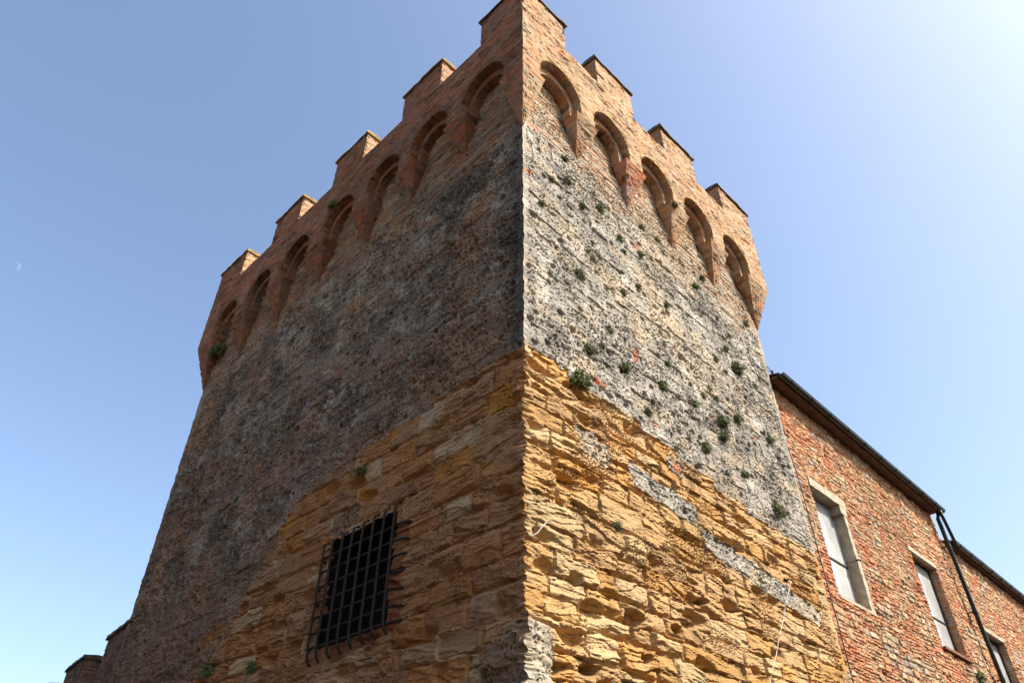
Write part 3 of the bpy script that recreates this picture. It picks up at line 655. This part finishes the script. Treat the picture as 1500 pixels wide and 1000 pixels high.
def house_wall(fr, s0, s1, z0, z1, wins, seed, ds=0.017):
    S = np.arange(s0, s1 + ds, ds); Z = np.concatenate([np.arange(0.0, z0, 0.06), np.arange(z0, z1 + 0.018, 0.018)])
    for (w0, w1, a, b) in wins:
        S = np.concatenate([S, [w0 - 1e-3, w0 + 1e-3, w1 - 1e-3, w1 + 1e-3], w0 + 0 * S[:1]]); Z = np.concatenate([Z, [a - 1e-3, a + 1e-3, b - 1e-3, b + 1e-3]])
    S = np.unique(np.round(S, 5)); Z = np.unique(np.round(Z, 5)); s, z = np.meshgrid(S, Z, indexing='ij')
    h, col = rubble_pat(seed, wins)(s, z); mb = MB()
    # reveals of the openings: extra rings of vertices so the jambs keep masonry texture
    mb.grid(fr(s, h, z), col, outward=fr.vec(0, 1)); return mb

HO = -0.12
FH = Frame(44.7, P0 + FR.n * HO, 1)
_k = 1 - HO / 5.0
def hs(s): return -4.87 + (s + 4.87) * _k
def hz(z): return 1.6 + (z - 1.6) * _k
def hw(a, b, c, d): return (hs(a), hs(b) + 0.04, hz(c) + 0.12, hz(d) + 0.12)
W1 = hw(7.97, 9.38, 5.74, 8.0); W2 = hw(13.05, 14.66, 5.84, 8.00); W3 = hw(17.15, 18.70, 4.95, 7.04)
ZE, ZE2, SE = 10.16, 9.42, 16.65

def reveal(fr, w, depth, pat, parent):
    """masonry lining of one window opening"""
    mb = MB(); s0, s1, z0, z1 = w; O = np.linspace(0.005, -depth, 18)
    for sx, out in ((s0 + 0.004, (1, 0)), (s1 - 0.004, (-1, 0))):
        o, z = np.meshgrid(O, np.arange(z0, z1, 0.018), indexing='ij'); h, c = pat(o, z); mb.grid(fr(sx + h * out[0] * (o < -0.01), o, z), c, outward=fr.vec(*out))
    S = np.linspace(s0, s1, 60)
    for zz, up in ((z0 + 0.004, 1), (z1 - 0.004, -1)):
        s, o = np.meshgrid(S, O, indexing='ij'); h, c = pat(s, o); mb.grid(fr(s, o, zz + up * h * (o < -0.01)), c, outward=np.array([0, 0, float(up)]))
    return mb.build('reveal', M_RUBBLE, parent)

def window(fr, w, house, stone_jamb, seed):
    s0, s1, z0, z1 = w; c = fr((s0 + s1) / 2, 0, z0)
    e = bpy.data.objects.new('window', None); scene.collection.objects.link(e); e.parent = house; e.location = Vector(c) - house.location
    reveal(fr, w, 0.33, brick_pat(seed, (0.48, 0.25, 0.13), 0.25), e)
    D = -0.22
    m = MB(); t = 0.055
    m.box(fr, (s0, D, z0), (s0 + t, D + 0.05, z1)); m.box(fr, (s1 - t, D, z0), (s1, D + 0.05, z1)); m.box(fr, (s0 + t, D + .001, z0), (s1 - t, D + 0.049, z0 + t)); m.box(fr, (s0 + t, D + .001, z1 - t), (s1 - t, D + 0.049, z1))
    zm = z0 + (z1 - z0) * 0.38; m.box(fr, (s0 + t, D + .002, zm), (s1 - t, D + 0.042, zm + 0.03)); m.build('frame', M_FRAME, e)
    m = MB(); m.box(fr, (s0 + t - .005, D + 0.008, z0 + t - .005), (s1 - t + .005, D + 0.02, z1 - t + .005)); m.build('pane', M_PANE, e)
    rg = random.Random(seed)
    def stone(a, b, name, mat=M_TRAV, bev=0.012, seg=0.07):
        (x0, y0, q0), (x1, y1, q1) = a, b; mm = MB()
        nx = max(2, int((x1 - x0) / seg)); nz = max(2, int((q1 - q0) / seg)); X = np.linspace(x0, x1, nx + 1); Zs = np.linspace(q0, q1, nz + 1)
        s, z = np.meshgrid(X, Zs, indexing='ij'); hh = 0.02 * (fbm(s * 8, z * 8, seed + 3, 3) - 0.5)
        mm.grid(fr(s, y1 + hh, z), None, outward=fr.vec(0, 1)); ed = np.minimum(np.minimum(s - x0, x1 - s), np.minimum(z - q0, q1 - z))
        for k in (0, 1):
            zz = (q0, q1)[k]; o = np.stack([np.full(nx + 1, y0), y1 + hh[:, (0, -1)[k]]], -1); mm.grid(fr(np.repeat(X[:, None], 2, 1), o, zz), None, outward=np.array([0, 0, (-1.0, 1.0)[k]]))
            xx = (x0, x1)[k]; o = np.stack([np.full(nz + 1, y0), y1 + hh[(0, -1)[k], :]], -1); mm.grid(fr(xx, o, np.repeat(Zs[:, None], 2, 1)), None, outward=fr.vec((-1.0, 1.0)[k], 0))
        mm.build(name, mat, e)
    if stone_jamb:
        stone((s0 - 0.02, -0.20, z1 - 0.17), (s1 + 0.12, 0.035, z1 + 0.02), 'lintel')
        stone((s1 - 0.13, -0.20, z0 - 0.02), (s1 + 0.035, 0.030, z0 + 0.98), 'jamb'); stone((s1 - 0.12, -0.20, z0 + 1.0), (s1 + 0.03, 0.022, z1 - 0.36), 'jamb')
        stone((s1 - 0.24, -0.20, z1 - 0.355), (s1 + 0.06, 0.032, z1 - 0.175), 'bracket_stone')
        m = MB(); m.tube([fr(s1 - 0.12, 0.01, z0 + 1.0), fr(s1 - 0.13, 0.06, z0 + 1.0), fr(s1 - 0.1, 0.09, z0 + 0.98)], 0.018, 6); m.build('hinge_pin', M_IRON, e)
        stone((s0 - 0.02, -0.2, z0 - 0.06), (s1 + 0.05, 0.03, z0), 'sill')
    else:
        stone((s0 - 0.10, -0.05, z1 - 0.015), (s1 + 0.06, 0.025, z1 + 0.10), 'lintel')
        stone((s0 - 0.02, -0.2, z0 - 0.045), (s1 + 0.06, 0.075, z0 + 0.012), 'sill', M_TILE)
    return e

def eaves(fr, s0, s1, z, ov, house, zr):
    m = MB(); n = int((s1 - s0) / 0.16)
    m.box(fr, (s0, -0.3, z), (s1, ov, z + 0.035)); m.build('eaves_soffit', M_WOOD, house)
    # pantiles over it: a ribbed sheet rising away from the street
    S = np.linspace(s0, s1, n * 8); O = np.linspace(ov + 0.05, -5.0, 40); s, o = np.meshgrid(S, O, indexing='ij')
    zz = z + 0.07 + (ov + 0.05 - o) * 0.30 + 0.035 * np.abs(np.sin((s - s0) * math.pi / 0.16)) + 0.012 * (np.floor((ov - o) / 0.35) % 2)
    m = MB(); m.grid(fr(s, o, zz), None, outward=np.array([0, 0, 1.0])); m.grid(fr(s, o, zz - 0.03), None, outward=np.array([0, 0, -1.0])); m.build('tiled_roof', M_TILE, house)
    # half round gutter
    m = MB(); A = np.linspace(-math.pi, 0, 13); rr = 0.075; S = np.linspace(s0 + 0.02, s1 + 0.06, 60)
    for rad, sg in ((rr, 1), (rr - 0.006, -1)):
        s, a = np.meshgrid(S, A, indexing='ij'); m.grid(fr(s, ov + rr + 0.01 + rad * np.cos(a), z + 0.045 + rad * np.sin(a)), None, outward=np.array([0, 0, -1.0 * sg]))
    for sx in (s0 + 0.02, s1 + 0.06):
        m.prim([fr(sx, ov + rr + 0.01 + rr * math.cos(a), z + 0.045 + rr * math.sin(a)) for a in A], [tuple(range(13))])
    m.tube([fr(s0 + 0.02, ov + 2 * rr + 0.01, z + 0.05), fr(s1 + 0.06, ov + 2 * rr + 0.01, z + 0.05)], 0.010, 6)
    g = m.build('gutter', M_GUTTER, house, True)
    for q in np.arange(s0 + 0.4, s1, 0.9):
        b = MB(); b.tube([fr(q, ov - 0.02, z + 0.05), fr(q, ov + 0.005, z - 0.01)] + [fr(q, ov + rr + 0.01 + 0.081 * math.cos(a), z + 0.045 + 0.081 * math.sin(a)) for a in np.linspace(-math.pi * 0.9, 0, 8)], 0.007, 5); b.build('gutter_bracket', M_GUTTER, g)
    return g

house = empty('brick_house', tuple(FH(12, 0, 0)), 'sunlit house of orange brick and rubble adjoining the tower, with two tall windows', 'house')
mb = house_wall(FH, LEN_R - 0.35, SE, 3.6, ZE + 0.02, [W1, W2], 701)
mb.build('wall', M_RUBBLE, house)
mb = MB(); mb.box(FH, (LEN_R + 0.0, -9.0, 0), (SE, -0.5, ZE - 0.05), (0.4, 0.22, 0.13)); mb.build('rear_wall', M_RUBBLE, house)
window(FH, W1, house, True, 11)['label'] = 'tall window with stone lintel and right jamb beside the tower'
window(FH, W2, house, False, 12)['label'] = 'tall window in plain brick reveal nearer the drainpipe'
g1 = eaves(FH, LEN_R + 0.02, 16.55, ZE, 0.25, house, 0)
PS = hs(16.22)
m = MB(); m.tube([FH(PS - 0.30, 0.30, ZE + 0.02), FH(PS - 0.29, 0.24, ZE - 0.08), FH(PS - 0.28, 0.19, ZE - 0.2), FH(PS + 0.085, 0.18, 5.6), FH(PS + 0.16, 0.18, 3.0), FH(PS + 0.16, 0.18, 0.3)], 0.055, 10)
dp = m.build('downpipe', M_GUTTER, house, True)
for z in (9.2, 7.5, 5.9, 4.3): m = MB(); PZ = PS; PS = PS - 0.28 + 0.365 * (9.96 - z) / 4.36; m.tube([FH(PS, 0.18, z - 0.03), FH(PS, 0.18, z + 0.03)], 0.066, 10); m.box(FH, (PS - 0.03, -0.02, z - 0.012), (PS + 0.03, 0.14, z + 0.012)); m.build('pipe_clip', M_GUTTER, dp); PS = PZ
m = MB(); a = FR.hit(1379, 741, 0.24); b = FR.hit(1405, 793, 0.14); m.tube([FR(a[0], 0.24, a[1]), FR(b[0], 0.14, b[1])], 0.045, 8); m.build('overflow_pipe', M_GUTTER, house, True)

wing = empty('lower_brick_house', tuple(FH(20, 0, 0)), 'lower brick house wing beyond the drainpipe with one window near the frame edge', 'house')
mb = house_wall(FH, SE + 0.02, 26.0, 4.4, ZE2 + 0.02, [W3], 801, 0.022); mb.build('wall', M_RUBBLE, wing)
mb = MB(); mb.box(FH, (SE + 0.02, -8.0, 0), (26.0, -0.5, ZE2 - 0.03), (0.4, 0.22, 0.13)); mb.build('rear_wall', M_RUBBLE, wing)
window(FH, W3, wing, False, 13)['label'] = 'window in plain brick reveal of the lower wing'
eaves(FH, SE + 0.32, 26.0, ZE2, 0.14, wing, 0)

# =================================================================== crenellated wall to the left
PC = P0 + FL.d * LEN_L
FC = Frame(-38.8, PC, -1)
cw = empty('crenellated_wall', tuple(FC(0, 0, 0)), 'lower crenellated brick wall running off behind the tower at lower left', 'wall')
PAT_C = brick_pat(901, (0.26, 0.15, 0.10), 0.25, mort=(0.30, 0.23, 0.17), relief=0.012)
mb = MB(); S = np.arange(-0.2, 12, 0.035); Z = np.arange(0, 4.95, 0.035); s, z = np.meshgrid(S, Z, indexing='ij'); h, c = PAT_C(s, z)
mb.grid(FC(s, h - 0.03, z), c, outward=FC.vec(0, 1)); mb.box(FC, (-0.1, -0.6, 0), (12, -0.08, 4.93), (0.2, 0.12, 0.08)); mb.build('wall', M_BRICK, cw)
for (a, b) in ((-0.15, 1.48), (3.34, 4.99), (6.9, 8.5)):
    mb = MB(); z0, z1 = 4.93, 5.86
    for A, S_, O_, out in ((np.linspace(a, b, 50), None, -0.03, (0, 1)), (np.linspace(-0.03, -0.5, 18), a, None, (-1, 0)), (np.linspace(-0.03, -0.5, 18), b, None, (1, 0))):
        u, z = np.meshgrid(A, np.linspace(z0, z1, 36), indexing='ij'); h, c = PAT_C(u, z)
        if S_ is None: mb.grid(FC(u, O_ + h, z), c, outward=FC.vec(*out))
        else: mb.grid(FC(S_ + h * out[0], u, z), c, outward=FC.vec(*out))
    mb.box(FC, (a + 0.03, -0.5, z0 - 0.02), (b - 0.03, -0.06, z1), (0.2, 0.12, 0.08))
    ob = mb.build('merlon', M_BRICK, cw); slab(FC, [(a - 0.05, b + 0.05, -0.56, 0.03, z1, z1 + 0.08)], M_COPING, ob, int(a * 10) + 50)

# =================================================================== unseen houses added behind the camera to hold back skylight
def sky_blocker_house(fr, s0, s1, o0, o1, hgt, label, seed, side):
    c = fr((s0 + s1) / 2, (o0 + o1) / 2, 0); e = empty('sky_blocker_house', tuple(c), label, 'house', 'added unseen houses blocking skylight')
    m = MB(); f = o0; wn = []
    m.box(fr, (s0, o0, 0), (s1, o1, hgt), (0.20, 0.145, 0.10)); m.build('wall', M_RUBBLE, e)
    n = int((s1 - s0) / 3.4)
    for i in range(n):
        for z in (1.2, 4.4, 7.2):
            if z + 1.7 > hgt: continue
            x = s0 + (i + 0.5) * (s1 - s0) / n; w_ = MB(); w_.box(fr, (x - 0.5, f - 0.05, z), (x + 0.5, f + 0.05, z + 1.5)); w_.build('shutter', M_FRAME, e)
            w_ = MB(); w_.box(fr, (x - 0.6, f - 0.09, z - 0.1), (x + 0.6, f + 0.05, z - 0.02)); w_.build('sill', M_TRAV, e)
    m = MB(); q = [fr(a, b, z) for (b, z) in ((o0 - 0.5, hgt), ((o0 + o1) / 2, hgt + 1.6), (o1 + 0.5, hgt)) for a in (s0 - 0.3, s1 + 0.3)]
    q2 = [v + np.array([0, 0, 0.18]) for v in q]; m.prim(q + q2, [(0, 1, 3, 2), (2, 3, 5, 4), (6, 8, 9, 7), (8, 10, 11, 9), (0, 6, 7, 1), (4, 5, 11, 10), (0, 2, 8, 6), (2, 4, 10, 8), (1, 7, 9, 3), (3, 9, 11, 5)]); m.build('roof', M_TILE, e)
sky_blocker_house(FL, -3.0, 24.0, 9.0, 17.0, 9.5, 'unseen dark house added to cut skylight on the shaded tower face', 1, 0)
sky_blocker_house(FR, -2.0, 32.0, 9.5, 17.0, 8.0, 'unseen dark house added to cut skylight opposite the sunlit tower face', 2, 0)

# =================================================================== small things on the walls
def spot(fr, x, y, o=0.0):
    s, z = fr.hit(x, y, o); return s, z
def tuft(fr, x, y, size, seed, label, group=None, dry=0.25, cat='wall plant', o=0.0):
    rg = np.random.RandomState(seed); s0, z0 = spot(fr, x, y, o); n = int(60 + size * 700)
    root = fr(s0, o - 0.02, z0 - 0.02); V = []; Fc = []; mi = []
    for i in range(n):
        th = rg.uniform(-math.pi, math.pi); el = rg.uniform(-0.5, 1.35); ln = size * rg.uniform(0.45, 1.0)
        dirv = fr.vec(math.cos(th) * math.cos(el), 0.25 + 0.7 * abs(math.sin(th)) * math.cos(el), math.sin(el)); dirv /= np.linalg.norm(dirv)
        side = np.cross(dirv, rg.normal(size=3)); side /= np.linalg.norm(side); wd = size * rg.uniform(0.03, 0.07)
        drop = np.array([0, 0, -1.0]) * ln * rg.uniform(0.05, 0.35)
        p0 = root + rg.normal(size=3) * size * 0.12; p1 = p0 + dirv * ln * 0.55; p2 = p0 + dirv * ln + drop
        b = len(V); V += [p0 - side * wd * 0.3, p0 + side * wd * 0.3, p1 + side * wd, p1 - side * wd, p2]
        Fc += [(b, b + 1, b + 2, b + 3), (b + 3, b + 2, b + 4)]; k = int(rg.rand() < dry); mi += [k, k]
        for q in range(3):        # leaflets
            t = rg.uniform(0.3, 1.0); pp = p0 + dirv * ln * t + drop * t * t; l2 = np.cross(side, dirv) * rg.choice([-1, 1]) + rg.normal(size=3) * 0.5; l2 /= np.linalg.norm(l2)
            b = len(V); V += [pp, pp + l2 * size * 0.10 + side * size * 0.04, pp + l2 * size * 0.20, pp + l2 * size * 0.10 - side * size * 0.04]; Fc.append((b, b + 1, b + 2, b + 3)); mi.append(k)
    me = bpy.data.meshes.new('wall_plant'); V = np.array(V) - root; me.from_pydata(V.tolist(), [], Fc); me.update()
    me.materials.append(M_LEAF); me.materials.append(M_DRY); me.polygons.foreach_set('material_index', np.array(mi, np.int32))
    ob = bpy.data.objects.new('wall_plant', me); ob.location = root; scene.collection.objects.link(ob)
    tag(ob, label, cat, group or 'small plants growing from the tower walls')

PLANTS = [
 (773, 147, .13, 'small green plant on the tower corner just below the first right arch'),
 (824, 232, .12, 'small green tuft below the foot of the first sunlit corbel'),
 (805, 262, .10, 'tiny tuft near the sunlit corner edge, second plant down from the arches'),
 (790, 298, .10, 'tiny tuft near the sunlit corner edge, third plant down from the arches'),
 (877, 304, .13, 'small tuft on grey stone left of the second sunlit corbel foot'),
 (905, 348, .14, 'round green tuft, upper one of a close pair below the second corbel'),
 (912, 367, .10, 'small green tuft, lower one of a close pair below the second corbel'),
 (866, 353, .08, 'tiny brownish tuft, upper left one beside a darker tuft'),
 (859, 366, .08, 'tiny darker tuft, lower one of two beside the corner edge'),
 (936, 371, .13, 'small tuft right of the close pair on the pale grey wall'),
 (938, 331, .13, 'small tuft directly under the third sunlit arch'),
 (911, 426, .13, 'dark green tuft alone in the middle of the grey wall'),
 (1016, 417, .16, 'spreading green tuft below the fourth sunlit corbel'),
 (975, 443, .12, 'small dark tuft above a pale stone patch'),
 (863, 510, .15, 'olive tuft above the sandstone edge and left of the upright red brick'),
 (849, 558, .24, 'largest bushy plant at the edge between grey stone and yellow sandstone'),
 (916, 537, .15, 'low tuft just below the upright red brick'),
 (970, 561, .15, 'drooping tuft right of the upright red brick'),
 (1079, 537, .24, 'dark leafy plant high on the grey wall near its right edge'),
 (1058, 614, .20, 'dark round plant, upper one of a stacked pair on the grey wall'),
 (1060, 635, .17, 'round plant, lower one of a stacked pair on the grey wall'),
 (1080, 609, .15, 'small plant just right of the stacked pair on the grey wall'),
 (1033, 653, .17, 'loose plant below and left of the stacked pair'),
 (1139, 743, .24, 'dark plant alone low on the grey wall near the house window'),
 (905, 767, .13, 'blue-green tuft in the middle of the yellow sandstone'),
 (1030, 575, .10, 'tiny tuft on the grey wall above the stacked pair'),
 (1068, 488, .10, 'tiny tuft on the grey wall below the last sunlit corbel'),
]
for i, (x, y, sz, lb) in enumerate(PLANTS): tuft(FR, x, y, sz * 0.95, 100 + i, lb, o=0.01)
for i, (x, y) in enumerate([(909, 396), (933, 418), (845, 402), (1061, 489), (1062, 508), (1094, 508), (1061, 540), (1046, 522), (880, 503), (891, 482), (1000, 486), (1048, 580), (1016, 588), (978, 530), (1038, 567),
        (873, 324), (867, 380), (846, 400), (976, 455), (1026, 404), (1014, 396), (932, 417), (827, 266), (785, 219), (960, 350), (1003, 360), (850, 300), (1090, 470), (1105, 560), (1128, 640), (1010, 640), (950, 600), (1090, 690)]):
    tuft(FR, x, y, 0.085 + 0.06 * ((i * 7) % 5) / 4, 300 + i, 'one of the tiny pale green tufts scattered over the sunlit grey wall', 'tiny tufts on the sunlit grey wall', 0.4)
tuft(FR, 986, 297, 0.12, 150, 'small green plant beside the third sunlit arch on the brick', o=OV)
tuft(FL, 533, 692, 0.16, 151, 'small green plant on the shaded wall above the barred window', o=0.0)
tuft(FL, 322, 517, 0.30, 152, 'dark plant hanging in the farthest shaded arch at the left', dry=0.1, o=0.1)
tuft(FL, 487, 303, 0.18, 153, 'dark plant on the shaded brick parapet above the arches', dry=0.1, o=OV)
tuft(FL, 350, 735, 0.10, 154, 'tiny green plant low on the shaded grey wall at the left', o=0.0)
tuft(FL, 312, 985, 0.18, 155, 'dark plant at the bottom of the shaded wall, left one', dry=0.1, o=0.0)
tuft(FL, 375, 980, 0.14, 156, 'dark plant at the bottom of the shaded wall below the barred window', dry=0.1, o=0.0)
tuft(FH, 1438, 985, 0.22, 157, 'green plant on the house wall below the second window', group='small plants growing from the house walls', o=0.02)

# white rope hanging from an iron hook on the sandstone
a = FR.hit(1160, 846, 0.08); b = FR.hit(1146, 925, 0.12); c = FR.hit(1130, 1000, 0.12)
rope = empty('hanging_rope', tuple(FR(a[0], 0.06, a[1])), 'thin white rope hanging from an iron hook on the sunlit sandstone', 'rope')
m = MB(); pts = []
for t in np.linspace(0, 1, 24):
    q = 2 * (1 - t) * t; s = (1 - t) ** 2 * a[0] + q * (b[0] + 0.03) + t * t * c[0]; z = (1 - t) ** 2 * a[1] + q * b[1] + t * t * c[1]
    pts.append(FR(s + 0.01 * math.sin(t * 20), 0.10 + 0.04 * t, z))
pts += [FR(c[0] - 0.25, 0.14, c[1] - 0.6), FR(c[0] - 0.5, 0.14, c[1] - 1.4)]
m.tube(pts, 0.006, 6); m.build('rope', M_ROPE, rope, True)
m = MB(); m.tube([FR(a[0], -0.05, a[1] + 0.03), FR(a[0], 0.08, a[1] + 0.03), FR(a[0], 0.11, a[1]), FR(a[0] - 0.01, 0.09, a[1] - 0.03)], 0.013, 6); m.tube([FR(a[0] - 0.05, 0.03, a[1] + 0.03), FR(a[0] + 0.05, 0.03, a[1] + 0.03)], 0.02, 6); m.build('hook', M_IRON, rope, True)
# frayed white string end near the corner
m = MB(); pts = []
for (x, y) in ((803, 764), (796, 772), (790, 780), (784, 783), (778, 784)): q = FR.hit(x, y, 0.09); pts.append(FR(q[0], 0.09, q[1]))
m.tube(pts, 0.0055, 5); q = FR.hit(796, 772, 0.09); q2 = FR.hit(790, 768, 0.09); m.tube([FR(q[0], 0.09, q[1]), FR(q2[0], 0.1, q2[1])], 0.004, 5)
tag(m.build('loose_string', M_ROPE, None, True), 'short frayed white string sticking out beside the tower corner', 'string')
# dark cable running down the joint between the tower and the house
m = MB(); m.tube([FR(7.44, -0.05, 9.0), FR(7.43, 0.03, 8.0), FR(7.44, 0.04, 6.5), FR(7.43, 0.05, 5.2), FR(7.42, 0.05, 4.0), FR(7.42, 0.05, 2.5)], 0.010, 6)
tag(m.build('wall_cable', M_FRAME, None, True), 'thin dark cable running down the joint of tower and house', 'cable')
# wire bracket above the house roof on the tower's edge
wb = empty('wire_bracket', tuple(FR(LEN_R, 0.0, 10.4)), 'small iron wire bracket with insulator above the house gutter', 'bracket')
m = MB(); m.tube([FR(LEN_R - 0.02, -0.05, 10.62), FR(LEN_R + 0.26, -0.02, 10.48)], 0.008, 6); m.tube([FR(LEN_R - 0.02, -0.05, 10.40), FR(LEN_R + 0.26, -0.02, 10.48)], 0.008, 6); m.tube([FR(LEN_R + 0.26, -0.02, 10.48), FR(LEN_R + 0.22, -0.1, 9.95)], 0.006, 6)
m.build('bracket_arm', M_IRON, wb, True)
m = MB(); c = FR(LEN_R + 0.26, -0.02, 10.48); m.tube([c + np.array([0, 0, z]) for z in (-0.035, -0.03, -0.012, 0.0, 0.012, 0.03, 0.035)], [0.012, 0.026, 0.03, 0.018, 0.03, 0.026, 0.012], 8); m.build('insulator', M_IRON, wb, True)

# =================================================================== ground and moon
mb = MB(); X = np.concatenate([-np.geomspace(3000, 30, 14), np.linspace(-25, 25, 51), np.geomspace(30, 3000, 14)]); x, y = np.meshgrid(X, X, indexing='ij')
P = np.stack([x, y, 0.015 * (fbm(x * 0.6, y * 0.6, 5, 3) - 0.5) - 0.01], -1); mb.grid(P, None, outward=np.array([0, 0, 1.0])); tag(mb.build('ground', M_GROUND), kind='structure')

mm, t, b = mk('moon_glow', 1.0); em = t.nodes.new('ShaderNodeEmission'); em.inputs[0].default_value = (0.25, 0.345, 0.53, 1); em.inputs[1].default_value = 0.82
t.links.new(em.outputs[0], t.nodes['Material Output'].inputs[0])
d = pix_ray(22, 397); d /= np.linalg.norm(d); dist = 9000.0; c = CAM + d * dist; r = dist * 5.5 / 1085 * 1.0
u = np.cross(d, [0, 0, 1.0]); u /= np.linalg.norm(u); v = np.cross(u, d)
V = []; N = 24
ax = R(20); 
for k in range(N + 1):
    t_ = -math.pi / 2 + math.pi * k / N; ex = math.cos(t_); ey = math.sin(t_)
    for (qx, dd) in ((ex, 0.0), (ex * 0.62, -0.12), (ex * 0.35, 0.0), (ex * 0.62, 0.12)):
        X_ = qx * math.cos(ax) - ey * math.sin(ax); Y_ = qx * math.sin(ax) + ey * math.cos(ax)
        V.append(c + r * (u * X_ + v * Y_ + d * dd))
m = MB(); m.prim([p - c for p in V], [(k * 4 + i, k * 4 + (i + 1) % 4, (k + 1) * 4 + (i + 1) % 4, (k + 1) * 4 + i) for k in range(N) for i in range(4)])
mo = m.build('moon', mm); mo.location = c; tag(mo, 'faint pale crescent moon in the blue sky at left', 'moon')
